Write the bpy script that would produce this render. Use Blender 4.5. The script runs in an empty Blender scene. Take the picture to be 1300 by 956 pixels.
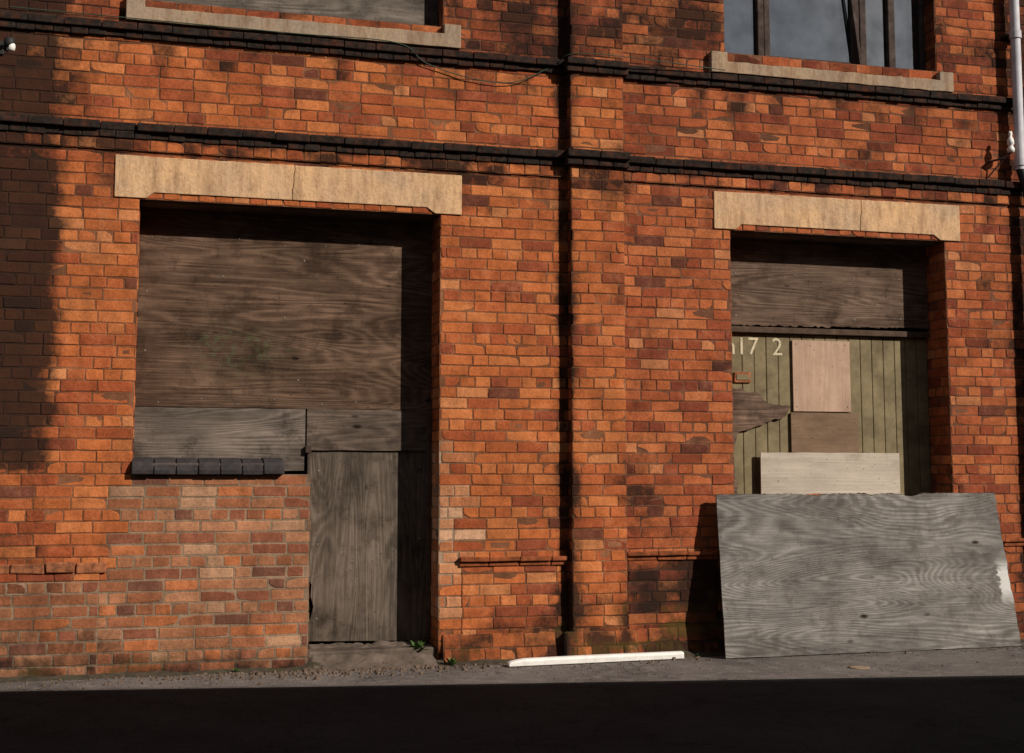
import bpy, math, random
from mathutils import Vector, Matrix, noise
random.seed(7)
R=random.Random(11)
scene=bpy.context.scene
try:
    scene.view_settings.view_transform='Standard'; scene.view_settings.look='None'; scene.view_settings.exposure=0
except Exception: pass

# ------------------------------------------------------------------ helpers
def link(ob,parent=None):
    scene.collection.objects.link(ob)
    if parent: ob.parent=parent
    return ob
def empty(name,loc=(0,0,0)):
    e=bpy.data.objects.new(name,None); e.location=loc; e.empty_display_size=.3
    return link(e)
def mesh(name,verts,faces,mat,parent=None,smooth=False,bevel=0):
    me=bpy.data.meshes.new(name); me.from_pydata(verts,[],faces); me.update()
    me.materials.append(mat)
    if smooth: me.polygons.foreach_set('use_smooth',[True]*len(me.polygons))
    ob=bpy.data.objects.new(name,me); link(ob,parent)
    if bevel:
        b=ob.modifiers.new('b','BEVEL'); b.width=bevel; b.segments=2; b.limit_method='ANGLE'
    return ob
def boxdata(x0,x1,y0,y1,z0,z1,V,F,j=0):
    b=len(V)
    for z in (z0,z1):
        for x,y in ((x0,y0),(x1,y0),(x1,y1),(x0,y1)):
            V.append((x+R.uniform(-j,j),y+R.uniform(-j,j),z+R.uniform(-j,j)))
    F+= [(b,b+3,b+2,b+1),(b+4,b+5,b+6,b+7),(b,b+1,b+5,b+4),(b+1,b+2,b+6,b+5),(b+2,b+3,b+7,b+6),(b+3,b,b+4,b+7)]
def box(name,x0,x1,y0,y1,z0,z1,mat,parent=None,bevel=0.003,j=0):
    V=[];F=[]; boxdata(x0,x1,y0,y1,z0,z1,V,F,j)
    return mesh(name,V,F,mat,parent,bevel=bevel)
def prism(name,pts,y0,y1,mat,parent=None,bevel=0):
    n=len(pts); V=[(p[0],y0,p[1]) for p in pts]+[(p[0],y1,p[1]) for p in pts]
    F=[tuple(range(n)),tuple(range(2*n-1,n-1,-1))]
    for i in range(n):
        k=(i+1)%n; F.append((i,i+n,k+n,k))
    return mesh(name,V,F,mat,parent,bevel=bevel)
def jag(p,q,n,amp):
    out=[]; dx,dz=q[0]-p[0],q[1]-p[1]; L=math.hypot(dx,dz); nx,nz=-dz/L,dx/L
    for i in range(n):
        t=(i+(R.uniform(-.3,.3) if i else 0))/n; a=R.uniform(-amp,amp) if i else 0
        out.append((p[0]+dx*t+nx*a,p[1]+dz*t+nz*a))
    return out
def board(name,x0,x1,z0,z1,y,th,mat,parent,amp=(.001,.001,.001,.001),n=14):
    c=[(x0,z0),(x1,z0),(x1,z1),(x0,z1)]; pts=[]
    for i in range(4): pts+=jag(c[i],c[(i+1)%4],n if amp[i]>.0015 else 2,amp[i])
    return prism(name,pts,y,y+th,mat,parent)

# ------------------------------------------------------------------ materials
def newmat(name,rough=.9,spec=.3):
    m=bpy.data.materials.new(name); m.use_nodes=True
    nt=m.node_tree; b=nt.nodes['Principled BSDF']
    b.inputs['Roughness'].default_value=rough
    b.inputs['Specular IOR Level'].default_value=spec
    return m,nt,b
def nd(nt,t,**k):
    n=nt.nodes.new(t)
    for a,v in k.items(): setattr(n,a,v)
    return n
def setin(nt,sock,v):
    if hasattr(v,'is_output'): nt.links.new(v,sock)
    else: sock.default_value=v
def math_(nt,op,a,b=None,c=None,clamp=False):
    n=nd(nt,'ShaderNodeMath',operation=op,use_clamp=clamp)
    setin(nt,n.inputs[0],a)
    if b is not None: setin(nt,n.inputs[1],b)
    if c is not None: setin(nt,n.inputs[2],c)
    return n.outputs[0]
def coords(nt,scale=(1,1,1),loc=(0,0,0)):
    t=nd(nt,'ShaderNodeTexCoord'); m=nd(nt,'ShaderNodeMapping')
    m.inputs['Scale'].default_value=scale; m.inputs['Location'].default_value=loc
    nt.links.new(t.outputs['Object'],m.inputs['Vector']); return m.outputs[0]
def noi(nt,scale,detail=4,rough=.55,vec=None,dist=0):
    n=nd(nt,'ShaderNodeTexNoise'); n.inputs['Scale'].default_value=scale
    n.inputs['Detail'].default_value=detail; n.inputs['Roughness'].default_value=rough
    n.inputs['Distortion'].default_value=dist
    nt.links.new(vec if vec is not None else coords(nt),n.inputs['Vector']); return n.outputs['Fac']
def rng(nt,v,a,b,c=0.,d=1.):
    n=nd(nt,'ShaderNodeMapRange'); n.inputs[1].default_value=a; n.inputs[2].default_value=b
    n.inputs[3].default_value=c; n.inputs[4].default_value=d
    nt.links.new(v,n.inputs[0]); return n.outputs[0]
def mix(nt,f,a,b,mode='MIX'):
    n=nd(nt,'ShaderNodeMix',data_type='RGBA',blend_type=mode)
    setin(nt,n.inputs[0],f)
    for s,v in ((n.inputs[6],a),(n.inputs[7],b)):
        if isinstance(v,tuple): v=v+(1,) if len(v)==3 else v
        setin(nt,s,v)
    return n.outputs[2]
def gray(nt,v):
    n=nd(nt,'ShaderNodeCombineColor')
    for i in range(3): nt.links.new(v,n.inputs[i])
    return n.outputs[0]
def bump(nt,b,h,strength=.5,dist=.004):
    n=nd(nt,'ShaderNodeBump'); n.inputs['Strength'].default_value=strength; n.inputs['Distance'].default_value=dist
    nt.links.new(h,n.inputs['Height']); nt.links.new(n.outputs[0],b.inputs['Normal'])

def brick_material():
    m,nt,b=newmat('brick_weathered',.95,.05)
    ac=nd(nt,'ShaderNodeAttribute',attribute_name='Col'); as_=nd(nt,'ShaderNodeAttribute',attribute_name='soot_shade')
    am=nd(nt,'ShaderNodeAttribute',attribute_name='moss')
    n1=noi(nt,60,4,.7); n2=noi(nt,9,4,.68); n4=noi(nt,1.1,3,.65); n5=noi(nt,19,5,.74)
    n6=noi(nt,1,5,.7,coords(nt,(4.5,4.5,1.5)))
    c=mix(nt,1,ac.outputs['Color'],gray(nt,rng(nt,n1,.25,.75,.64,1.32)),'MULTIPLY')
    c=mix(nt,1,c,gray(nt,rng(nt,n2,.25,.75,.66,1.26)),'MULTIPLY')
    c=mix(nt,1,c,gray(nt,rng(nt,n4,.3,.7,.84,1.14)),'MULTIPLY')
    c=mix(nt,rng(nt,n6,.48,.74,0,.45),c,(.090,.038,.020))
    c=mix(nt,rng(nt,n1,.60,.72,0,.75),c,(.035,.018,.012))
    c=mix(nt,math_(nt,'MULTIPLY',rng(nt,n2,.52,.75,0,.45),rng(nt,n4,.42,.65)),c,(.42,.20,.10))
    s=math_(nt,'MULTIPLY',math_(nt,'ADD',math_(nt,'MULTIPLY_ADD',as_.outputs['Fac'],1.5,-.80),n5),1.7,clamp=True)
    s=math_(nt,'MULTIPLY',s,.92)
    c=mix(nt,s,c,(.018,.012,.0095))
    g=math_(nt,'MULTIPLY',math_(nt,'ADD',math_(nt,'MULTIPLY_ADD',am.outputs['Fac'],1.4,-1.0),n5),3.0,clamp=True)
    c=mix(nt,math_(nt,'MULTIPLY',g,.7),c,(.075,.052,.013))
    nt.links.new(c,b.inputs['Base Color'])
    bump(nt,b,math_(nt,'ADD',n1,math_(nt,'MULTIPLY',n5,.8)),.75,.0045); return m
BR=brick_material()

def ply_material(name,dark,light,axis='x',seed=0,bands=60,bstr=.35,knots=True,white=None,stain=(.02,.014,.01),st=.7,fib=.6,across=3.2,green=False,blo=(.45,1.5),kn=2.2):
    m,nt,b=newmat(name,.92,.05)
    if axis=='x': sc=(.38,1,across); fs=(2.2,1,95); ks=(1.1,0,2.6); bs=(.8,1,2.2)
    else: sc=(across,1,.38); fs=(95,1,2.2); ks=(2.6,0,1.1); bs=(2.2,1,.8)
    v=coords(nt,sc,(seed*3.1,seed,seed*1.7))
    n=noi(nt,1.15,2,.35,v,.3)
    fibre=noi(nt,1,5,.75,coords(nt,fs,(seed,0,seed)))
    ph=math_(nt,'MULTIPLY_ADD',fibre,3.4,math_(nt,'MULTIPLY',n,bands*2.6))
    s=math_(nt,'SINE',ph)
    band=math_(nt,'POWER',rng(nt,s,-1,1,0,1),1.5)
    blot=noi(nt,2.1,6,.68,coords(nt,bs,(seed*5,2,seed)))
    bm_=math_(nt,'MULTIPLY',band,rng(nt,noi(nt,1.4,3,.5,coords(nt,bs,(seed*2,5,seed))),.35,.6,.2,1.0))
    f=math_(nt,'ADD',math_(nt,'MULTIPLY',bm_,bstr),math_(nt,'MULTIPLY',rng(nt,fibre,.28,.72),fib),clamp=True)
    c=mix(nt,f,dark,light)
    c=mix(nt,1,c,gray(nt,rng(nt,blot,.3,.7,blo[0],blo[1])),'MULTIPLY')
    c=mix(nt,rng(nt,noi(nt,4.5,6,.75,coords(nt,(1,1,1),(seed,9,3))),.50,.70,0,st),c,stain)
    if knots:
        vo=nd(nt,'ShaderNodeTexVoronoi'); vo.inputs['Scale'].default_value=kn
        nt.links.new(coords(nt,ks,(seed*2.3,0,seed)),vo.inputs['Vector'])
        c=mix(nt,rng(nt,vo.outputs['Distance'],.05,.105,.9,0),c,(.012,.007,.005))
    c=mix(nt,rng(nt,noi(nt,55,2,.5),.69,.73,0,.8),c,(.015,.01,.01))
    if green:
        sp=nd(nt,'ShaderNodeSeparateXYZ'); nt.links.new(coords(nt),sp.inputs[0])
        dx=math_(nt,'POWER',math_(nt,'MULTIPLY',math_(nt,'SUBTRACT',sp.outputs[0],.62),2.0),2)
        dz=math_(nt,'POWER',math_(nt,'MULTIPLY',math_(nt,'SUBTRACT',sp.outputs[2],2.12),4.5),2)
        gg=math_(nt,'MULTIPLY',rng(nt,math_(nt,'ADD',dx,dz),.1,.9,1,0),rng(nt,noi(nt,19,6,.8),.5,.62,0,.42))
        c=mix(nt,gg,c,(.085,.12,.055))
    if white:
        tc=coords(nt); sp=nd(nt,'ShaderNodeSeparateXYZ'); nt.links.new(tc,sp.inputs[0])
        w=math_(nt,'ADD',sp.outputs[0],math_(nt,'MULTIPLY',noi(nt,14,6,.75),.30))
        zz=math_(nt,'MULTIPLY',rng(nt,sp.outputs[2],.30,.42),rng(nt,sp.outputs[2],.66,.55))
        c=mix(nt,math_(nt,'MULTIPLY',rng(nt,w,white,white+.02,0,.85),zz),c,(.60,.58,.54))
    nt.links.new(c,b.inputs['Base Color'])
    bump(nt,b,math_(nt,'ADD',fibre,math_(nt,'MULTIPLY',band,.4)),.5,.003); return m
def stone_material(name,col,dirt=.5,seed=0):
    m,nt,b=newmat(name,.95,.05)
    n1=noi(nt,45,6,.7); n2=noi(nt,2.6,5,.65,coords(nt,(1,1,1),(seed,0,0))); n3=noi(nt,6,6,.75,coords(nt,(2.5,1,.45),(seed,0,0)))
    c=mix(nt,rng(nt,n2,.35,.65),tuple(x*.80 for x in col),(col[0]*1.05,col[1]*.96,col[2]*.82))
    c=mix(nt,1,c,gray(nt,rng(nt,n1,.25,.75,.70,1.25)),'MULTIPLY')
    c=mix(nt,rng(nt,n3,.44,.70,0,dirt),c,(.15,.075,.04))
    c=mix(nt,rng(nt,n1,.60,.70,0,.55),c,(.10,.06,.035))
    nt.links.new(c,b.inputs['Base Color']); bump(nt,b,n1,.6,.007); return m
def plain_material(name,col,rough=.6,var=.25,scale=12,dirt=0,dcol=(.04,.03,.025),bst=.2,spec=.25):
    m,nt,b=newmat(name,rough,spec)
    n=noi(nt,scale,5,.65)
    c=mix(nt,1,col,gray(nt,rng(nt,n,.3,.7,1-var,1+var)),'MULTIPLY')
    if dirt: c=mix(nt,rng(nt,noi(nt,scale*.5,6,.7,coords(nt,(1,1,1),(3,4,5))),.48,.68,0,dirt),c,dcol)
    nt.links.new(c,b.inputs['Base Color']); bump(nt,b,noi(nt,scale*5,3,.6),bst,.003); return m

M_lintel=stone_material('lintel_sandstone',(.62,.41,.25),.6)
M_sill=stone_material('sill_stone',(.36,.27,.195),.75,4)
M_blue=plain_material('engineering_brick_sooty',(.022,.016,.013),.9,.6,26,.5,(.11,.036,.018),.6,.05)
M_coping=plain_material('coping_brick_blue',(.036,.031,.031),.75,.4,18,.35,(.10,.07,.055),.5,.12)
M_plyA=ply_material('plywood_brown_weathered',(.028,.014,.0085),(.195,.120,.078),'x',1,64,.38,green=True,st=.8,stain=(.022,.013,.009),kn=2.6)
M_plyB=ply_material('plywood_grey_strip',(.055,.042,.032),(.24,.19,.155),'x',5,60)
M_plyB2=ply_material('plywood_grey_strip_dark',(.04,.028,.021),(.17,.125,.095),'x',8,60)
M_plyC=ply_material('plywood_door_vertical',(.046,.034,.025),(.20,.155,.118),'z',3,52,st=.75)
M_plyW=ply_material('plywood_window_grey',(.065,.052,.042),(.22,.18,.145),'x',12,50)
M_plyD=ply_material('plywood_brown_upper',(.045,.026,.018),(.25,.165,.115),'x',16,60)
M_plyP=ply_material('plywood_pink_patch',(.38,.24,.165),(.55,.38,.27),'z',21,20,.25,False,st=.3,stain=(.2,.12,.08),blo=(.8,1.15))
M_plyQ=ply_material('plywood_tan_patch',(.16,.10,.06),(.27,.175,.115),'x',25,20,.25,False,st=.3,blo=(.7,1.2))
M_plyE=ply_material('plywood_pale_board',(.38,.31,.24),(.62,.53,.43),'x',28,24,.25,False,st=.35,stain=(.22,.15,.10),blo=(.8,1.15))
M_plyL=ply_material('plywood_leaning_silver',(.075,.065,.056),(.37,.335,.30),'x',33,118,.36,True,white=2.44,st=.75,fib=.56,across=2.0,stain=(.070,.056,.046),blo=(.42,1.3))
M_door=plain_material('door_paint_olive',(.20,.155,.085),.75,.25,9,.5,(.055,.038,.022),.3,.1)
M_rail=plain_material('old_timber_rail',(.085,.055,.038),.9,.35,14,.4,spec=.05)
M_frame=plain_material('window_frame_paint',(.05,.034,.027),.8,.4,14,.4,(.16,.12,.10),.3,.1)
M_conc=plain_material('concrete_rough',(.12,.09,.07),.95,.35,8,.65,(.045,.033,.025),.8,.05)
M_black=plain_material('dark_interior',(.012,.011,.010),.95,.2,spec=.02)
M_white=plain_material('white_plastic',(.76,.72,.66),.45,.08,20,.35,(.38,.32,.26),.1)
M_pipe=plain_material('pipe_grey_paint',(.50,.48,.50),.5,.12,10,.3,(.2,.17,.16),.1)
M_pblk=plain_material('pipe_black_iron',(.02,.018,.017),.6,.3)
M_ceram=plain_material('white_ceramic',(.72,.68,.62),.4,.1,20,.3,(.3,.25,.2))
M_iron=plain_material('rusty_iron',(.05,.03,.022),.8,.4)
M_nail=plain_material('nail_head_galvanised',(.22,.20,.18),.5,.4)
M_cable=plain_material('cable_green',(.03,.05,.03),.6,.2)
M_cream=plain_material('cream_paint_worn',(.55,.46,.30),.7,.2,30,.7,(.17,.14,.08))
M_leaf=plain_material('weed_leaf',(.06,.11,.025),.6,.3,30)
M_rub=plain_material('rubble_debris',(.13,.09,.065),.95,.5,40,.5,(.05,.04,.03),.5,.05)
M_roof=plain_material('roof_slate',(.06,.06,.065),.7,.3)

# ------------------------------------------------------------------ brick field
def ss(x,a,b):
    t=max(0,min(1,(x-a)/(b-a))) if a!=b else 0
    return t*t*(3-2*t)
def nz(x,z,s,o=0): return noise.noise(Vector((x*s+o,z*s+o*1.7,o)))
def soot_shade(X,Z):
    s=0.
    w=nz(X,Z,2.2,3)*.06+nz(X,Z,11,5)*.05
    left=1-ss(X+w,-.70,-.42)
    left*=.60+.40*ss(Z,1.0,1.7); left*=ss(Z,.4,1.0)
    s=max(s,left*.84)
    if Z>4.24:
        s=max(s,.27+.35*nz(X,Z,3,8)+(.16 if 2.0<X<4.1 else 0))
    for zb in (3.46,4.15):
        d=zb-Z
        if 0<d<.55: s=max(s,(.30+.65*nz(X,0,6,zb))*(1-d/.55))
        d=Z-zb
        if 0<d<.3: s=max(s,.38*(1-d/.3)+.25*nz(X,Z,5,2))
    if X<-.1 and Z>3.3: s=max(s,.46*(1-ss(X,-.6,-.1)))
    if 2.80<X<2.98: s=max(s,.66-abs(X-2.86)*4.5+.35*nz(X,Z,4,7))  # sooty pilaster edge, plus its shaded side and cast shadow painted darker
    if 3.2<X<3.6: s=max(s,(.15+.42*nz(X,Z,2.2,17)))
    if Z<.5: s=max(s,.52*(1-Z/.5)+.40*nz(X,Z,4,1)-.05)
    q=ss(X,3.2,3.45)*(1-ss(X,4.1,4.3))*(1-ss(Z,.60,.85))
    if q>0: s=max(s,(.52+.5*nz(X,Z,3.5,4))*q)
    if 2.6<X<3.3 and Z<.6: s=max(s,.46+.5*nz(X,Z,5,9)-.4*ss(Z,.3,.6))
    if X>6.42: s=max(s,.5*ss(X,6.42,6.6)+.2*nz(X,Z,4,2))
    if X>3.3: s=max(s,.08+.38*nz(X,Z,2.6,21))
    if X<3.3: s=max(s,.30*nz(X,Z,1.9,41)+.02)
    if X<1.1 and .12<Z<1.3: s=min(s,.30+.1*nz(X,Z,5,3))
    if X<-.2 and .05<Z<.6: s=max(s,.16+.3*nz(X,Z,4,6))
    return max(0,min(1,s))
def moss(X,Z):
    m=0
    q=ss(X,3.2,3.6)*(1-ss(X,4.1,4.3))*(1-ss(Z,.4,.7))
    if q>0: m=(.42+.8*nz(X,Z,9,31)-.4*abs(Z-.28))*q
    if Z<.14: m=max(m,.30+.5*nz(X,Z,4,30))
    if 2.6<X<3.3 and Z<.4: m=max(m,.26+.5*nz(X,Z,6,33))
    return max(0,min(1,m))
ORG=[((.43,.121,.038),9),((.47,.149,.049),5),((.38,.100,.034),7),((.33,.080,.030),4),((.49,.183,.070),1.5),((.25,.062,.029),1.6),((.14,.044,.026),.5)]
RED=[((.37,.103,.038),7),((.325,.083,.032),7),((.42,.128,.046),5),((.26,.063,.028),4),((.195,.048,.025),2.2),((.12,.038,.024),1.1),((.45,.168,.07),1)]
INF=[((.33,.135,.066),7),((.37,.165,.085),4),((.29,.105,.050),6),((.235,.080,.044),4),((.39,.21,.12),2),((.16,.065,.042),1.8),((.40,.13,.05),3)]
PAL=[((.48,.21,.10),4),((.42,.155,.065),4),((.52,.29,.17),2)]
def pick(t):
    s=sum(w for _,w in t); r=R.uniform(0,s)
    for c,w in t:
        r-=w
        if r<=0: return c
    return t[0][0]
TOOTH={}
def style(X,Z):
    k=int(Z/.075)
    if k not in TOOTH: TOOTH[k]=(R.choice([0,.05,.1,.12]),R.choice([0,.1,.12,.2]))
    t=TOOTH[k]
    if Z<1.28 and -.09-t[0]*(1.2-Z*.4)<X<1.12: return 'inf'
    if Z<.62 and X<-.1: return 'inf'
    if .3<Z<1.47 and 1.9<X<2.02+t[1]: return 'pal'
    if X>3.3 or Z>4.2: return 'red'
    return 'org'
class Field:
    def __init__(s): s.V=[];s.F=[];s.C=[];s.S=[];s.Mo=[]
    def cell(s,o,u,v,n,a0,a1,b0,b1,pr=.0036,st=None):
        def P(a,b,d): return (o[0]+u[0]*a+v[0]*b+n[0]*d,o[1]+u[1]*a+v[1]*b+n[1]*d,o[2]+u[2]*a+v[2]*b+n[2]*d)
        mid=P((a0+a1)/2,(b0+b1)/2,0)
        sty=st or style(mid[0],mid[2])
        if sty=='inf': c=pick(INF); mc=(.25,.165,.105)
        elif sty=='pal': c=pick(PAL); mc=(.30,.20,.13)
        elif sty=='red': c=pick(RED); mc=(.16,.068,.038)
        else: c=pick(ORG); mc=(.21,.086,.042)
        g=R.uniform(.88,1.12); c=tuple(x*g for x in c)
        mg=R.uniform(.65,1.25); mc=tuple(x*mg for x in mc)
        sj=R.gauss(0,.10)
        def so(x,z):
            q=soot_shade(x,z)
            return max(0,q+sj*min(1,q*4))
        V,F=s.V,s.F; b=len(V)
        dm=.002 if sty=='inf' else 0
        for a,bb in ((a0,b0),(a1,b0),(a1,b1),(a0,b1)):
            p=P(a,bb,dm); V.append(p); s.C.append(mc); s.S.append(soot_shade(p[0],p[2])); s.Mo.append(moss(p[0],p[2]))
        F.append((b,b+1,b+2,b+3))
        if a1-a0<.035 or b1-b0<.03: return
        gp=.0036 if sty!='inf' else .0055
        A0,A1,B0,B1=a0+gp,a1-gp,b0+gp,b1-gp
        am,bm=(A0+A1)/2,(B0+B1)/2
        ring=[(A0,B0),(am,B0),(A1,B0),(A1,bm),(A1,B1),(am,B1),(A0,B1),(A0,bm)]
        depth=pr+R.uniform(-.0015,.0022); ta=R.uniform(-.010,.010); tb=R.uniform(-.028,.028)
        if R.random()<.13: depth=max(dm+.0005,depth-.004)
        if sty=='inf': depth=max(depth,dm+.0018)
        sv=[];mv=[]
        jr=[(R.uniform(-.0024,.0024),R.uniform(-.0024,.0024)) for _ in ring]
        if R.random()<.2:
            i=R.choice([0,2,4,6]); e=R.uniform(.006,.020); x,z=ring[i]
            jr[i]=(e if x==A0 else -e, e*.7 if z==B0 else -e*.7)
        for L_ in range(3):
            for i,(x,z) in enumerate(ring):
                jx,jz=jr[i]
                ins=(0,.0008,.0045)[L_]
                x2=x+jx+ins*(1 if x<am-1e-6 else -1 if x>am+1e-6 else 0)
                z2=z+jz+ins*(1 if z<bm-1e-6 else -1 if z>bm+1e-6 else 0)
                dd=(-.002,depth-.0022,depth)[L_]+ (ta*(x2-am)+tb*(z2-bm) if L_ else 0)
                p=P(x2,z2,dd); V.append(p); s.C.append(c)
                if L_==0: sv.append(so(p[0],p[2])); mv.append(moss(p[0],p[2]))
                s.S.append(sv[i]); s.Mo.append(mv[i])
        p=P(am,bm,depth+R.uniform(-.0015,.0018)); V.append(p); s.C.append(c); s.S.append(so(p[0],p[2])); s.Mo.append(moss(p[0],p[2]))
        q=b+4
        for L_ in range(2):
            for i in range(8):
                k=(i+1)%8; F.append((q+L_*8+i,q+L_*8+k,q+L_*8+8+k,q+L_*8+8+i))
        for i in range(8): F.append((q+16+i,q+16+(i+1)%8,q+24))
    def panel(s,o,u,v,n,W,H,holes=(),st=None,c0=0,ch=.075):
        k=0; z=0
        while z<H-1e-4:
            z1=min(H,z+ch); kk=k+c0
            hd=(kk%4==1); Lb=.1125 if hd else .225
            off={0:0,1:.056,2:.1125,3:0}[kk%4]+R.uniform(-.012,.012)
            a=-off
            zc=(z+z1)/2
            while a<W:
                L2=Lb+R.uniform(-.006,.006)
                if not hd and R.random()<.10: L2=.1125
                segs=[(max(0,a),min(W,a+L2))]
                for h in holes:
                    if h[2]<zc<h[3]:
                        ns=[]
                        for p,q in segs:
                            if q<=h[0] or p>=h[1]: ns.append((p,q)); continue
                            if p<h[0]: ns.append((p,h[0]))
                            if q>h[1]: ns.append((h[1],q))
                        segs=ns
                for p,q in segs:
                    if q-p>.004: s.cell(o,u,v,n,p,q,z,z1,st=st)
                a+=L2
            z=z1; k+=1
    def build(s,name,mat,parent):
        ob=mesh(name,s.V,s.F,mat,parent); me=ob.data
        a=me.attributes.new('Col','FLOAT_COLOR','POINT'); fl=[]
        for c in s.C: fl+=[c[0],c[1],c[2],1]
        a.data.foreach_set('color',fl)
        a=me.attributes.new('soot_shade','FLOAT','POINT'); a.data.foreach_set('value',s.S)
        a=me.attributes.new('moss','FLOAT','POINT'); a.data.foreach_set('value',s.Mo)
        return ob

B=empty('brick_building')
X0,X1,H=-3.0,9.45,7.05
UX,UZ,NY=(1,0,0),(0,0,1),(0,-1,0)
OL=(-.06,1.96,0,3.08); OR=(4.15,5.955,0,3.08)
WL=(-.06,1.97,4.42,6.4); WR=(4.13,5.93,4.39,6.4)
PX0,PX1,PY=2.89,3.29,.08
f=Field()
sh=lambda h:(h[0]-X0,h[1]-X0,h[2],h[3])
holes=[sh(h) for h in ((1.085,1.96,0,3.08),(-.06,1.96,1.275,3.08),OR,WL,WR,(PX0+.02,PX1-.02,0,H))]
f.panel((X0,0,0),UX,UZ,NY,X1-X0,H,holes)
f.panel((PX0,-PY,0),UX,UZ,NY,PX1-PX0,H,c0=0)
f.panel((PX0,0,0),(0,-1,0),UZ,(-1,0,0),PY,H,c0=2)
f.panel((PX1,-PY,0),(0,1,0),UZ,(1,0,0),PY,H,c0=2)
for (a,b,z0,z1) in ((OL[0],OL[1],0,3.08),(OR[0],OR[1],0,3.08),WL,WR):
    f.panel((b,.45,z0),(0,-1,0),UZ,(-1,0,0),.45,z1-z0)
    f.panel((a,0,z0),(0,1,0),UZ,(1,0,0),.45,z1-z0)
f.panel((1.085,0,0),(0,1,0),UZ,(1,0,0),.24,1.27,st='inf')
def plinth(xa,xb,z1,pr,c0=0,st=None):
    f.panel((xa,-pr,0),UX,UZ,NY,xb-xa,z1,c0=c0,st=st)
plinth(2.12,2.87,.66,.007)
plinth(3.32,4.14,.68,.007)
plinth(5.97,9.4,.74,.007)
plinth(X0,-.24,.66,.007,c0=2)
BAT=((1.99,2.88,.008),(2.84,3.36,.083),(3.36,4.12,.010))
def batter(xa,xb,pr,hh=.2,t=.045):
    L=math.hypot(t,hh); v=(0,t/L,hh/L); n=(0,-hh/L,t/L)
    f.panel((xa,-pr-t,0),UX,v,n,xb-xa,L,c0=1,ch=L/2.0001)
for q in BAT: batter(*q)
walls=f.build('brick_walls',BR,B)
for a,b,p in BAT:
    V=[(x,y,z) for x in (a+.003,b-.003) for y,z in ((-p-.042,0),(-p+.002,.19),(0.,.19),(0,0))]
    mesh('base_end',V,[(0,1,2,3),(7,6,5,4),(0,4,5,1),(1,5,6,2)],M_conc,B)
box('core',X0,X1,.452,8,0,H-.02,M_black,B,0)
box('side_wall_left',X0,X0+.3,.0,8.3,0,H,M_rail,B,0)
box('side_wall_right',X1-.3,X1+.002,.004,8.3,0,H,M_rail,B,0)
box('parapet_coping',X0-.05,X1+.05,-.14,.35,H,H+.1,M_sill,B,.01)
mesh('roof',[(X0,.3,H+.02),(X1,.3,H+.02),(X1,8.3,H+.02),(X0,8.3,H+.02),(X0,4.3,H+2),(X1,4.3,H+2)],[(0,1,5,4),(1,2,5),(2,3,4,5),(3,0,4)],M_roof,B)

# string courses
def course(V,F,xa,xb,yf,z0,z1,L=.228):
    x=xa
    while x<xb-.02:
        x2=min(xb,x+L*R.uniform(.92,1.06))
        if xb-x2<.06: x2=xb
        sag=.006*nz(x,z0,.8,5)
        dz=R.uniform(-.003,.003)+sag; dy=R.uniform(-.004,.003)
        r=R.random()
        if r<.05: dy+=.02
        if R.random()>.012:
            boxdata(x+.0015,x2-.0018,yf+dy,.01,z0+dz,z1+dz,V,F,.002)
        x=x2
V=[];F=[]
for (za,zb,zc,p1,p2) in ((3.468,3.518,3.575,.032,.060),(4.15,4.195,4.248,.028,.052)):
    for xa,xb,e in ((X0,PX0-.035,0),(PX0-.035,PX1+.035,PY),(PX1+.035,X1,0)):
        course(V,F,xa,xb,-(p1+e),za,zb,.113)
        course(V,F,xa,xb,-(p2+e),zb+.002,zc,.228)
        box('string_core',xa+.004,xb-.004,-(p1+e)+.008,.008,za+.008,zc-.014,M_blue,B,0)
mesh('string_courses',V,F,M_blue,B,bevel=.008)
g=Field()
for xa,xb in ((X0,PX0-.02),(PX1+.02,X1)):
    g.panel((xa,-.016,3.393),UX,UZ,NY,xb-xa,.075,c0=1)
g.build('corbel_course',BR,B)
V=[];F=[]
def mould(xa,xb,z,pr):
    x=xa
    while x<xb-.03:
        x2=min(xb,x+R.uniform(.2,.235))
        if R.random()>.08:
            boxdata(x+.002,x2-.003,-pr-.02+R.uniform(-.004,.004),.01,z+.022,z+.05+R.uniform(-.004,.004),V,F,.003)
        boxdata(x+.002,x2-.003,-pr+R.uniform(-.003,.003),.01,z-.01,z+.02,V,F,.002)
        x=x2
mould(2.1,2.87,.66,.024); mould(3.31,4.14,.68,.024); mould(5.97,9.4,.74,.024)
M_mb=plain_material('moulded_brick',(.25,.072,.028),.95,.35,16,.65,(.03,.017,.012),.6,.05)
mesh('plinth_moulding',V,F,M_mb,B,bevel=.006)
V=[];F=[]
x=X0
while x<-.22:
    x2=min(-.2,x+R.uniform(.18,.24)); boxdata(x+.002,x2-.004,-.026+R.uniform(-.010,.010),.01,.655+R.uniform(-.004,.004),.715+R.uniform(-.012,.006),V,F,.008); x=x2
M_mb2=plain_material('broken_plinth_brick',(.30,.11,.05),.95,.5,24,.7,(.06,.03,.02),1,.05)
mesh('plinth_broken_course',V,F,M_mb2,B,bevel=.016)

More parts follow.
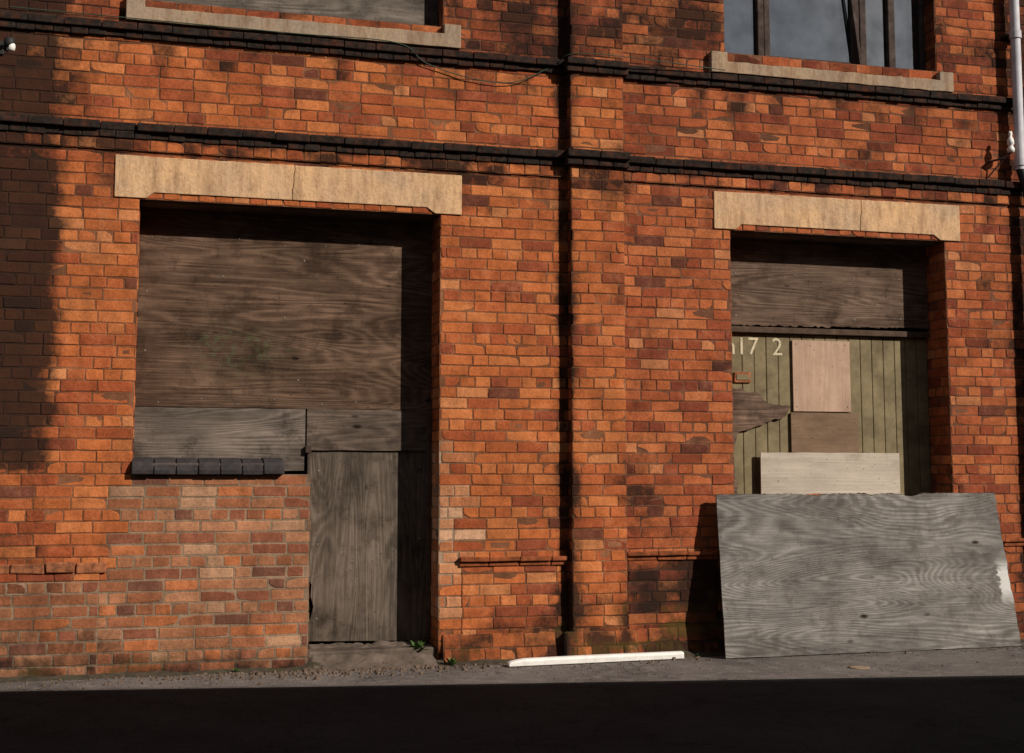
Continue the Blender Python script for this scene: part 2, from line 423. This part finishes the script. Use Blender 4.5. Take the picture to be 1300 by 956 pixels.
# lintels
def lintel(xa,xb,oa,ob_,crack):
    z0,z1,zc=3.08,3.36,3.12
    def part(pts): prism('lintel_block',pts,-.014,.055,M_lintel,B,.004)
    l=[(xa,z0),(oa+.04,z0),(oa+.09,zc)]
    cr=jag((crack,zc),(crack+.012,z1),7,.006)+[(crack+.012,z1)]
    top1=jag((crack+.012,z1),(xa,z1),14,.0025)[1:]
    part(l+cr+top1+[(xa,z1)])
    cr2=[(p[0]+.0035,p[1]) for p in reversed(cr)]
    top2=jag((xb,z1),(crack+.016,z1),14,.0025)
    part([(cr2[-1][0],zc),(ob_-.10,zc),(ob_-.04,z0),(xb,z0)]+top2+cr2[:-1])
    a,b=oa+.04,ob_-.04
    V=[(a+.03,-.010,zc+.004),(b-.03,-.010,zc+.004),(b,.06,z0-.012),(a,.06,z0-.012),(a+.03,.07,zc+.004),(b-.03,.07,zc+.004)]
    mesh('lintel_chamfer',V,[(0,3,2,1),(0,1,5,4),(0,4,3),(1,2,5)],M_conc,B)
    box('lintel_back',oa+.002,ob_-.002,.056,.452,z0-.012,z1,M_conc,B,0)
lintel(-.22,2.11,OL[0],OL[1],.93)
lintel(4.02,6.09,OR[0],OR[1],5.22)
def sill(xa,xb,oa,ob_,z0,zs):
    pts=jag((xa,z0),(xb,z0),20,.003)+[(xb,z0)]+[(xb,zs+.07),(ob_,zs+.07),(ob_,zs)]+jag((ob_-.02,zs),(oa+.02,zs),26,.004)+[(oa,zs),(oa,zs+.07),(xa,zs+.07)]
    prism('window_sill',pts,-.055,.1,M_sill,B,.004)
    box('sill_back',oa+.002,ob_-.002,.101,.452,z0+.02,zs-.004,M_sill,B,0)
sill(-.18,2.09,WL[0],WL[1],4.262,4.36)
sill(4.0,6.05,WR[0],WR[1],4.252,4.34)
for o in (WL,WR):
    box('window_head_lintel',o[0]-.15,o[1]+.15,-.012,.45,6.38,6.62,M_lintel,B,.004)

# left opening
YB=.25; L_=YB
board('plywood_upper',-.055,1.955,1.725,3.07,L_,.018,M_plyA,B,(.002,.001,.001,.001))
board('plywood_strip',-.055,1.075,1.30,1.722,L_+.004,.015,M_plyB,B,(.002,.001,.003,.001))
board('plywood_strip_short',1.085,1.955,1.44,1.722,L_-.006,.015,M_plyB2,B,(.002,.001,.003,.001))
pts=[(1.12,.15),(1.953,.13),(1.953,1.445),(1.095,1.455),(1.098,.62)]
pts+=[(1.105,.57),(1.135,.53),(1.13,.45),(1.15,.38),(1.13,.30),(1.11,.26),(1.105,.2)]
prism('plywood_door',pts,L_+.012,L_+.027,M_plyC,B)
box('door_batten',1.955-.03,1.955,L_-.03,L_+.01,.15,1.72,M_rail,B,.003)
box('latch',1.075,1.115,L_-.03,L_,1.42,1.47,M_iron,B,.004)
box('latch_bar',1.09,1.105,L_-.02,L_,1.27,1.42,M_iron,B,.003)
V=[];F=[]
def nail(x,z,y,r=.006):
    b=len(V)
    for k in range(8):
        a=k*math.pi/4; V.append((x+r*math.cos(a),y,z+r*math.sin(a)))
    for k in range(8):
        a=k*math.pi/4; V.append((x+r*.8*math.cos(a),y-.004,z+r*.8*math.sin(a)))
    for k in range(8): j=(k+1)%8; F.append((b+k,b+j,b+8+j,b+8+k))
    F.append(tuple(range(b+8,b+16)))
for i in range(7):
    nail(.05+.28*i+R.uniform(-.05,.05),1.77+R.uniform(-.02,.02),L_-.0005,.005)
    nail(.05+.28*i+R.uniform(-.05,.05),2.86+R.uniform(-.03,.03),L_-.0005,.004)
for x_,z_ in ((.0,2.1),(.0,2.5),(.92,2.35),(1.02,1.92),(1.05,2.75),(.5,2.62)): nail(x_,z_,L_-.0005,.006)
for z_ in (.3,.8,1.3): nail(1.17,z_,L_+.0115); nail(1.88,z_+.03,L_+.0115)
for x_ in (4.3,4.8,5.3,5.7): nail(x_,2.47+R.uniform(-.02,.02),YB-.0045); nail(x_,2.8,YB-.0045)
for x_,z_ in ((4.8,2.27),(5.22,2.27),(4.8,1.79),(5.23,1.79)): nail(x_,z_,YB+.0015,.005)
mesh('nail_heads',V,F,M_nail,B)
V=[];F=[]
x=-.065
for i in range(7):
    w=.1395
    b=len(V); prof=[(-.052,1.272),(-.055,1.30),(-.048,1.328),(-.030,1.350),(0.0,1.364),(.05,1.372),(.24,1.385),(.24,1.272)]
    dz=R.uniform(-.004,.004); dy=R.uniform(-.006,.006)
    for xx in (x+.003,x+w-.003):
        for y,z in prof: V.append((xx+R.uniform(-.002,.002),y+dy,z+dz))
    n=8
    F.append(tuple(range(b+n-1,b-1,-1))); F.append(tuple(range(b+n,b+2*n)))
    for k in range(n): F.append((b+k,b+(k+1)%n,b+n+(k+1)%n,b+n+k))
    x+=w
mesh('coping_bricks',V,F,M_coping,B,bevel=.005)
box('coping_bed',-.06,1.08,.004,.25,1.255,1.272,M_conc,B,0)
box('coping_joint',-.06,.90,-.035,.24,1.274,1.345,M_conc,B,0)
def lumpy(name,x0,x1,y0,y1,z,mat,parent,amp=.012,nx=26,ny=14,slope=.05):
    V=[];F=[]
    for j in range(ny+1):
        for i in range(nx+1):
            u,v=i/nx,j/ny
            e=min(u*12,(1-u)*12,1)*min(v*2.6,1)
            nn=noise.noise(Vector((u*9,v*6,z)))+.5*noise.noise(Vector((u*31,v*19,z)))
            V.append((x0+(x1-x0)*u,y0+(y1-y0)*v,max(-.003,(z+slope*(v-1)+nn*amp)*e-.003*(1-e))))
    for j in range(ny):
        for i in range(nx):
            a=j*(nx+1)+i; F.append((a,a+1,a+nx+2,a+nx+1))
    return mesh(name,V,F,mat,parent,smooth=True)
box('door_threshold',1.088,1.958,.03,.3,0,.11,M_conc,B,.012,.004)
lumpy('threshold_mortar',1.04,1.99,-.14,.26,.13,M_conc,B,.022,nx=70,ny=40,slope=.09)

# right opening
pts=[(4.155,2.415)]+jag((4.3,2.40),(5.72,2.415),60,.008)+[(5.95,2.42),(5.95,3.07),(4.155,3.07)]
prism('plywood_over_door',pts,YB-.004,YB+.014,M_plyD,B)
box('door_rail',4.155,5.95,YB-.02,YB+.05,2.345,2.39,M_rail,B,.005,.002)
x=4.157
while x<5.94:
    w=min(.1,5.95-x)
    box('door_plank',x+.0015,x+w-.0015,YB+.02+R.uniform(0,.003),YB+.05,.02,2.344,M_door,B,.006)
    x+=w
box('letter_slot',4.285,4.42,YB+.005,YB+.021,1.965,2.045,M_mb2,B,.004)
box('letter_flap',4.30,4.405,YB,YB+.006,1.985,2.025,M_door,B,.003)
board('plywood_patch_pink',4.77,5.255,1.755,2.30,YB+.002,.012,M_plyP,B,(.001,.001,.001,.001))
board('plywood_patch_tan',4.745,5.315,1.40,1.745,YB+.0,.014,M_plyQ,B,(.002,.001,.001,.001))
board('plywood_board_pale',4.47,5.64,.70,1.44,YB-.035,.014,M_plyE,B,(.001,.001,.002,.001))
pts=[(4.16,.6),(4.3,.7)]+jag((4.3,.9),(4.26,1.5),8,.02)+jag((4.30,1.58),(4.73,1.73),14,.012)+jag((4.74,1.79),(4.52,1.82),9,.008)+[(4.5,1.86)]+jag((4.49,1.88),(4.17,1.95),10,.014)
prism('plywood_torn',pts,YB-.006,YB+.006,M_plyD,B)
tb=bpy.data.curves.new('painted_letters','FONT'); tb.body='m17  2'; tb.size=.19; tb.extrude=.001; tb.materials.append(M_cream)
to=bpy.data.objects.new('painted_letters',tb); to.location=(4.16,YB+.0185,2.18); to.rotation_euler=(math.radians(90),0,0); link(to,B)

# windows
board('window_board',-.055,1.86,4.36,6.38,.12,.016,M_plyW,B,(.002,.001,.001,.001))
box('window_post',1.86,1.965,.12,.2,4.37,6.38,M_frame,B,.004)
m,nt,b=newmat('window_glass_dusty',.03,.5)
gl=nd(nt,'ShaderNodeBsdfGlossy'); gl.inputs['Roughness'].default_value=.02; gl.inputs['Color'].default_value=(.8,.85,.9,1)
b.inputs['Base Color'].default_value=(.015,.018,.02,1); mx=nd(nt,'ShaderNodeMixShader')
nt.links.new(rng(nt,noi(nt,5,5,.6),.3,.7,.13,.26),mx.inputs[0])
nt.links.new(b.outputs[0],mx.inputs[1]); nt.links.new(gl.outputs[0],mx.inputs[2]); nt.links.new(mx.outputs[0],nt.nodes['Material Output'].inputs[0])
M_glass=m
fy0,fy1=.13,.19
for nm,a,b_,z0,z1,yy in (('stile',4.135,4.17,4.35,6.38,0),('sill_rail',4.17,5.925,4.35,4.43,-.004),('mullion',4.47,4.52,4.43,6.38,-.006),('mullion',4.53,4.58,4.35,6.38,.01),
      ('sash_rail',4.585,5.28,4.431,4.485,.012),('mullion',5.28,5.34,4.43,6.38,-.006),('mullion',5.355,5.41,4.43,6.38,.006),('stile',5.60,5.66,4.43,6.38,0),('stile',5.89,5.925,4.43,6.38,0),
      ('transom',4.17,5.89,5.55,5.62,.002),('head',4.17,5.89,6.3,6.38,.002)):
    box('window_'+nm,a,b_,fy0+yy,fy1+yy,z0,z1,M_frame,B,.006,.002)
for k,(a,b_) in enumerate(((4.172,4.468),(4.585,5.28),(5.41,5.60),(5.66,5.89))):
    t=.012*(-1)**k
    V=[(a,.165,4.40),(b_,.165+t*.3,4.40),(b_,.168+t*.3,6.3),(a,.168,6.3)]
    mesh('window_glass',V,[(0,1,2,3)],M_glass,B)
o=box('sash_stay',-.012,.012,-.012,.012,0,.62,M_frame,B,.003); o.location=(5.33,.10,4.45); o.rotation_euler=(0,math.radians(-7),0)

# drainpipe, insulator, lamp, cable
def tube(name,pts,r,mat,parent=None,res=8):
    c=bpy.data.curves.new(name,'CURVE'); c.dimensions='3D'; c.bevel_depth=r; c.bevel_resolution=res; c.use_fill_caps=True
    s=c.splines.new('POLY'); s.points.add(len(pts)-1)
    for i,p in enumerate(pts): s.points[i].co=(*p,1)
    c.materials.append(mat); ob=bpy.data.objects.new(name,c); return link(ob,parent)
D=empty('drainpipe')
tube('upper_pipe',[(6.60,-.09,7.0),(6.60,-.09,3.66)],.038,M_pipe,D)
for z in (6.4,4.75,3.72): tube('collar',[(6.60,-.09,z-.03),(6.60,-.09,z+.03)],.047,M_pipe,D)
tube('lower_pipe',[(6.60,-.09,3.67),(6.65,-.09,3.52),(6.67,-.09,3.4),(6.67,-.09,.05)],.036,M_pblk,D)
for z in (6.4,4.75): box('bracket',6.53,6.67,-.065,.0,z-.012,z+.012,M_pblk,D,.003)
for z in (2.0,.8): box('bracket',6.60,6.74,-.065,.0,z-.012,z+.012,M_pblk,D,.003)
I=empty('wall_insulator')
tube('arm',[(6.36,.0,3.72),(6.36,-.05,3.72),(6.44,-.10,3.74),(6.49,-.13,3.78)],.008,M_iron,I)
tube('brace',[(6.36,-.01,3.60),(6.44,-.09,3.73)],.006,M_iron,I)
def lathe(name,prof,loc,mat,parent,n=20):
    V=[];F=[]
    for r,z in prof:
        for i in range(n): a=2*math.pi*i/n; V.append((loc[0]+r*math.cos(a),loc[1]+r*math.sin(a),loc[2]+z))
    for k in range(len(prof)-1):
        for i in range(n): j=(i+1)%n; F.append((k*n+i,k*n+j,(k+1)*n+j,(k+1)*n+i))
    F.append(tuple(range(n-1,-1,-1))); F.append(tuple(range((len(prof)-1)*n,len(prof)*n)))
    return mesh(name,V,F,mat,parent,smooth=True)
lathe('insulator',[(.012,0),(.026,.005),(.030,.03),(.020,.045),(.018,.06),(.028,.07),(.025,.10),(.015,.125),(.010,.13),(.017,.15),(.012,.17)],(6.49,-.13,3.78),M_ceram,I)
Lm=empty('security_light')
box('backplate',-.99,-.93,-.02,.0,3.97,4.06,M_pblk,Lm,.004)
tube('arm',[(-.96,-.02,4.01),(-.93,-.09,4.0),(-.90,-.13,3.97)],.014,M_pblk,Lm)
lathe('lamp_head',[(.012,-.03),(.024,-.024),(.028,.0),(.024,.018),(.012,.026)],(-.875,-.15,3.985),M_ceram,Lm)
lathe('lamp_shroud',[(.030,-.02),(.036,.015),(.03,.045),(.01,.055)],(-.885,-.145,3.995),M_pblk,Lm)
cp=[Vector((a,-.064 if z>4.25 else -.03,z)) for a,z in [(-.9,4.275),(-.2,4.27),(.9,4.262),(1.62,4.26),(1.85,4.14),(2.2,4.055),(2.5,4.06),(2.78,4.2),(3.0,4.275),(4.2,4.262)]]
cp[8].y=-.145
sm=[]
for i in range(len(cp)-1):
    p0=cp[max(0,i-1)];p1=cp[i];p2=cp[i+1];p3=cp[min(len(cp)-1,i+2)]
    for k in range(8):
        t=k/8; sm.append(.5*((2*p1)+(p2-p0)*t+(2*p0-5*p1+4*p2-p3)*t*t+(3*p1-p0-3*p2+p3)*t**3))
tube('cable',[tuple(p) for p in sm],.0035,M_cable,None,3)

# leaning board: top right corner touches the wall
u0=Vector((3.935,-.27,.004)); u1=Vector((6.345,-.215,.004)); tp=Vector((3.975,-.083,1.125))
U=(u1-u0).normalized(); W=(tp-u0); W=(W-U*W.dot(U)); Hh=W.length; W.normalize(); Nn=U.cross(W)
Lb=(u1-u0).length
def outline():
    p=jag((0,.0),(Lb,0),30,.003)+jag((Lb,0),(Lb-.05,Hh),24,.007)
    top=jag((Lb-.05,Hh+.008),(.035,Hh+.005),110,.0035)
    top=[(x,z-(.024*math.exp(-((x-1.62)/.07)**2)+.012*math.exp(-((x-.82)/.09)**2)+.016*math.exp(-((x-1.3)/.04)**2))) for x,z in top]
    return p+top+jag((0.035,Hh),(0,0),10,.003)
LB=empty('plywood_board')
LB.matrix_world=Matrix(((U.x,-Nn.x,W.x,u0.x),(U.y,-Nn.y,W.y,u0.y),(U.z,-Nn.z,W.z,u0.z),(0,0,0,1)))
prism('face_veneer',outline(),-.016,-.013,M_plyL,LB,0)
M_edge=plain_material('plywood_edge_dark',(.06,.04,.028),.95,.5,40,.5,spec=.03)
prism('core_veneers',[(x,z+(.003 if z>.9 else 0)) for x,z in outline()],-.0128,0,M_edge,LB,0)
prism('splinter',jag((1.02,Hh-.012),(1.26,Hh-.004),8,.004)+jag((1.26,Hh+.010),(1.03,Hh+.014),10,.006),-.009,-.004,M_edge,LB)
prism('splinter',jag((1.66,Hh-.03),(1.82,Hh-.01),6,.003)+jag((1.80,Hh+.010),(1.69,Hh+.014),8,.006),-.009,-.004,M_edge,LB)
prism('splinter',jag((.74,Hh-.02),(.90,Hh-.01),5,.003)+jag((.90,Hh+.008),(.75,Hh+.010),7,.004),-.009,-.004,M_mb2,LB)

# white plastic trunking on the ground
a=Vector((2.38,-.245,.032)); b_=Vector((3.655,-.175,.032)); d=(b_-a).normalized(); s_=Vector((-d.y,d.x,0)); Lq=(b_-a).length
prof=[(-.034,-.026),(.034,-.026),(.036,.006),(.026,.018),(.0,.022),(-.026,.018),(-.036,.006)]
V=[];F=[];n=len(prof)
st_=((0,.45),(.015,.65),(.06,.85),(.12,1),(Lq*.5,1.04),(Lq,1))
for t,k in st_:
    for y,z in prof: V.append(tuple(a+d*t+s_*y+Vector((0,0,(z+.026)*k-.026))))
for k in range(len(st_)-1):
    for i in range(n): j=(i+1)%n; F.append((k*n+i,k*n+j,(k+1)*n+j,(k+1)*n+i))
F.append(tuple(range(n-1,-1,-1))); F.append(tuple(range((len(st_)-1)*n,len(st_)*n)))
mesh('plastic_pipe',V,F,M_white,None,bevel=.003)

# ground
def asphalt(name,base,dust=.6):
    m,nt,b=newmat(name,.95,.08)
    n1=noi(nt,90,3,.7); n2=noi(nt,1.2,5,.65); n3=noi(nt,9,6,.7)
    c=mix(nt,1,base,gray(nt,rng(nt,n1,.3,.7,.45,1.55)),'MULTIPLY')
    c=mix(nt,1,c,gray(nt,rng(nt,n2,.3,.7,.65,1.3)),'MULTIPLY')
    c=mix(nt,rng(nt,n3,.50,.70,0,dust),c,tuple(x*1.8 for x in base))
    vo=nd(nt,'ShaderNodeTexVoronoi'); vo.feature='DISTANCE_TO_EDGE'; vo.inputs['Scale'].default_value=.9
    v=nd(nt,'ShaderNodeVectorMath',operation='ADD'); nz_=nd(nt,'ShaderNodeTexNoise'); nz_.inputs['Scale'].default_value=4; nz_.inputs['Detail'].default_value=4
    cc=coords(nt); nt.links.new(cc,nz_.inputs['Vector']); nt.links.new(cc,v.inputs[0]); nt.links.new(nz_.outputs['Color'],v.inputs[1]); nt.links.new(v.outputs[0],vo.inputs['Vector'])
    c=mix(nt,rng(nt,vo.outputs['Distance'],.003,.012,.7,0),c,tuple(x*.2 for x in base))
    nt.links.new(c,b.inputs['Base Color']); bump(nt,b,math_(nt,'ADD',n1,n3),.9,.012); return m
M_pav=asphalt('pavement_asphalt',(.145,.124,.110),.75); M_road_shade=asphalt('road_asphalt_shade',(.022,.021,.020),.3)
M_gr=plain_material('ground_earth',(.06,.055,.05),.95,.2,1)
mesh('ground',[(-600,-600,-.135),(600,-600,-.135),(600,600,-.135),(-600,600,-.135)],[(0,1,2,3)],M_gr)
box('pavement',-60,60,-7.6,.44,-.13,0,M_pav,None,0)
mesh('road_shade',[(-60,-7.5,.004),(60,-7.5,.004),(60,-2.2,.004),(12,-1.9,.004),(7,-1.75,.004),(5,-1.42,.004),(2,-.93,.004),(-1,-.42,.004),(-4,-.38,.004),(-60,-.4,.004)],[tuple(range(10))],M_road_shade)  # dark asphalt sheet cut along the cast shadow's edge, deepens that shade in colour
box('pavement',-60,60,-25,-7.72,-.13,.12,M_pav,None,0)
box('kerb',-60,60,-7.719,-7.6,-.13,.124,M_conc,None,.01)
lathe('manhole_cover',[(.07,0),(.07,.005),(.055,.006)],(4.61,-.9,0),M_sill,None)
V=[];F=[]
def stone(x,y,r):
    b=len(V); P=[]
    for i in range(6):
        a=i*math.pi/3+R.uniform(-.3,.3); rr=r*R.uniform(.7,1.2); P.append((x+rr*math.cos(a),y+rr*math.sin(a)))
    for p in P: V.append((p[0],p[1],-.002))
    for p in P: V.append((x+(p[0]-x)*.7,y+(p[1]-y)*.7,r*R.uniform(.5,1.0)))
    V.append((x,y,r*R.uniform(.8,1.2)))
    for i in range(6): k=(i+1)%6; F.append((b+i,b+k,b+6+k,b+6+i)); F.append((b+6+i,b+6+k,b+12))
for i in range(1100):
    x=R.uniform(-1.5,6.8); y=-.03-abs(R.gauss(0,.16))-(.04 if 1.99<x<4.1 else .0)-(.05 if 2.84<x<3.4 else 0)
    stone(x,y,abs(R.gauss(0,.005))+.0025)
for i in range(480):
    x=R.gauss(1.2,.6); y=-.08-abs(R.gauss(0,.17)); stone(x,y,abs(R.gauss(0,.008))+.003)
for i in range(40): stone(R.gauss(3.1,.35),-.17-abs(R.gauss(0,.04)),abs(R.gauss(0,.010))+.004)
for i in range(400): stone(R.uniform(-1.5,6.8),R.uniform(-1.1,-.2),abs(R.gauss(0,.003))+.002)
mesh('rubble',V,F,M_rub)
V=[];F=[];N=260
for i in range(N+1):
    x=-3+12*i/N
    pr=.012 if x<-.24 else .0 if x<1.08 else .055 if x<2.84 else .13 if x<3.37 else .058 if x<4.13 else .012
    w=.07+.06*noise.noise(Vector((x*3,1,0))); hh=.025+.03*noise.noise(Vector((x*5,4,0)))
    V+= [(x,-pr+.03,hh+.01),(x,-pr-w*.4,hh*.5),(x,-pr-w,-.002)]
for i in range(N):
    a=i*3; F+=[(a,a+1,a+4,a+3),(a+1,a+2,a+5,a+4)]
M_dirt=plain_material('dirt_moss',(.06,.046,.033),.95,.5,25,.6,(.045,.05,.018),.9,.05)
mesh('dirt_verge',V,F,M_dirt,smooth=True)
def weed(x,y,z,s,n):
    V=[];F=[]
    for i in range(n):
        a=R.uniform(0,6.28); el=R.uniform(.3,1.3); L=s*R.uniform(.5,1); w=L*.22
        d=Vector((math.cos(a)*math.cos(el),math.sin(a)*math.cos(el),math.sin(el))); sd=Vector((-math.sin(a),math.cos(a),0))
        o=Vector((x+R.uniform(-.015,.015),y,z)); b=len(V)
        for q in (o,o+d*L*.5+sd*w,o+d*L+Vector((0,0,-L*.15)),o+d*L*.5-sd*w): V.append(tuple(q))
        F.append((b,b+1,b+2,b+3))
    return mesh('weed',V,F,M_leaf)
weed(1.84,.06,.085,.12,32); weed(2.03,-.11,.01,.08,20); weed(3.80,-.12,.0,.05,14); weed(.62,-.05,.01,.035,12); weed(3.42,-.14,.0,.04,12)

# unseen building added across the street, rotated and sized to shade the road
B2=empty('added_shade_building')
m,nt,b=newmat('opposite_brick',.9,.2)
bt=nd(nt,'ShaderNodeTexBrick'); bt.inputs['Color1'].default_value=(.22,.07,.04,1); bt.inputs['Color2'].default_value=(.15,.05,.03,1); bt.inputs['Mortar'].default_value=(.12,.1,.08,1)
bt.inputs['Scale'].default_value=1; bt.inputs['Brick Width'].default_value=.225; bt.inputs['Row Height'].default_value=.075; bt.inputs['Mortar Size'].default_value=.006
mp=nd(nt,'ShaderNodeMapping'); mp.inputs['Rotation'].default_value=(math.radians(-90),0,0)
tc=nd(nt,'ShaderNodeTexCoord'); nt.links.new(tc.outputs['Object'],mp.inputs[0]); nt.links.new(mp.outputs[0],bt.inputs['Vector']); nt.links.new(bt.outputs['Color'],b.inputs['Base Color'])
M_opp=m
HB=8.5
B2.location=(12.08,-11.90,0); B2.rotation_euler=(0,0,math.atan(-.18))
def b2(name,x0,x1,y0,y1,z0,z1,mat,bev=0): return box(name,x0,x1,y0,y1,z0,z1,mat,B2,bev)
b2('walls',-16,14,-8,-.1,0,HB-.15,M_opp); b2('parapet_coping',-16.1,14.1,-8.1,0,HB-.15,HB,M_sill,.01)
for i in range(9):
    xx=-14.5+i*3.2
    for z in (1.0,4.6):
        b2('window_glass',xx,xx+1.2,-.099,-.09,z,z+1.8,M_glass); b2('window_sill',xx-.1,xx+1.3,-.099,-.02,z-.12,z-.002,M_sill,.004)
        b2('window_bar',xx+.57,xx+.63,-.089,-.05,z,z+1.8,M_frame,.003); b2('window_lintel',xx-.1,xx+1.3,-.099,-.06,z+1.802,z+2.0,M_lintel,.004)

# light, sky, camera
AZ,EL=42,30
S=Vector((math.sin(math.radians(AZ))*math.cos(math.radians(EL)),-math.cos(math.radians(AZ))*math.cos(math.radians(EL)),math.sin(math.radians(EL))))
sl=bpy.data.lights.new('sun','SUN'); sl.energy=5; sl.angle=math.radians(.5); sl.color=(1,.94,.86)
so=bpy.data.objects.new('sun',sl); so.rotation_euler=S.to_track_quat('Z','Y').to_euler(); so.location=S*30; link(so)
w=bpy.data.worlds.new('World'); scene.world=w; w.use_nodes=True; nt=w.node_tree
bg=nt.nodes['Background']; sk=nd(nt,'ShaderNodeTexSky'); sk.sky_type='NISHITA'; sk.sun_disc=False
sk.sun_elevation=math.radians(EL); sk.sun_rotation=math.radians(180-AZ)
tc=nd(nt,'ShaderNodeTexCoord'); mp=nd(nt,'ShaderNodeMapping'); mp.inputs['Scale'].default_value=(1,1,2.5); nt.links.new(tc.outputs['Generated'],mp.inputs[0])
cn=nd(nt,'ShaderNodeTexNoise'); cn.inputs['Scale'].default_value=8; cn.inputs['Detail'].default_value=6; nt.links.new(mp.outputs[0],cn.inputs['Vector'])
c=mix(nt,rng(nt,cn.outputs['Fac'],.48,.58,0,.9),sk.outputs[0],(12,11.8,11.8))
nt.links.new(c,bg.inputs['Color']); bg.inputs['Strength'].default_value=.05

cam=bpy.data.cameras.new('camera'); cam.sensor_width=36; cam.sensor_fit='HORIZONTAL'; cam.lens=1700/1300*36
cam.shift_y=-44.5/1300; cam.clip_end=2000; cam.clip_start=.05
co=bpy.data.objects.new('camera',cam); co.location=(0,-9,1.26); co.rotation_euler=(math.radians(90+5.76),0,-math.radians(15.39)); link(co)
scene.camera=co
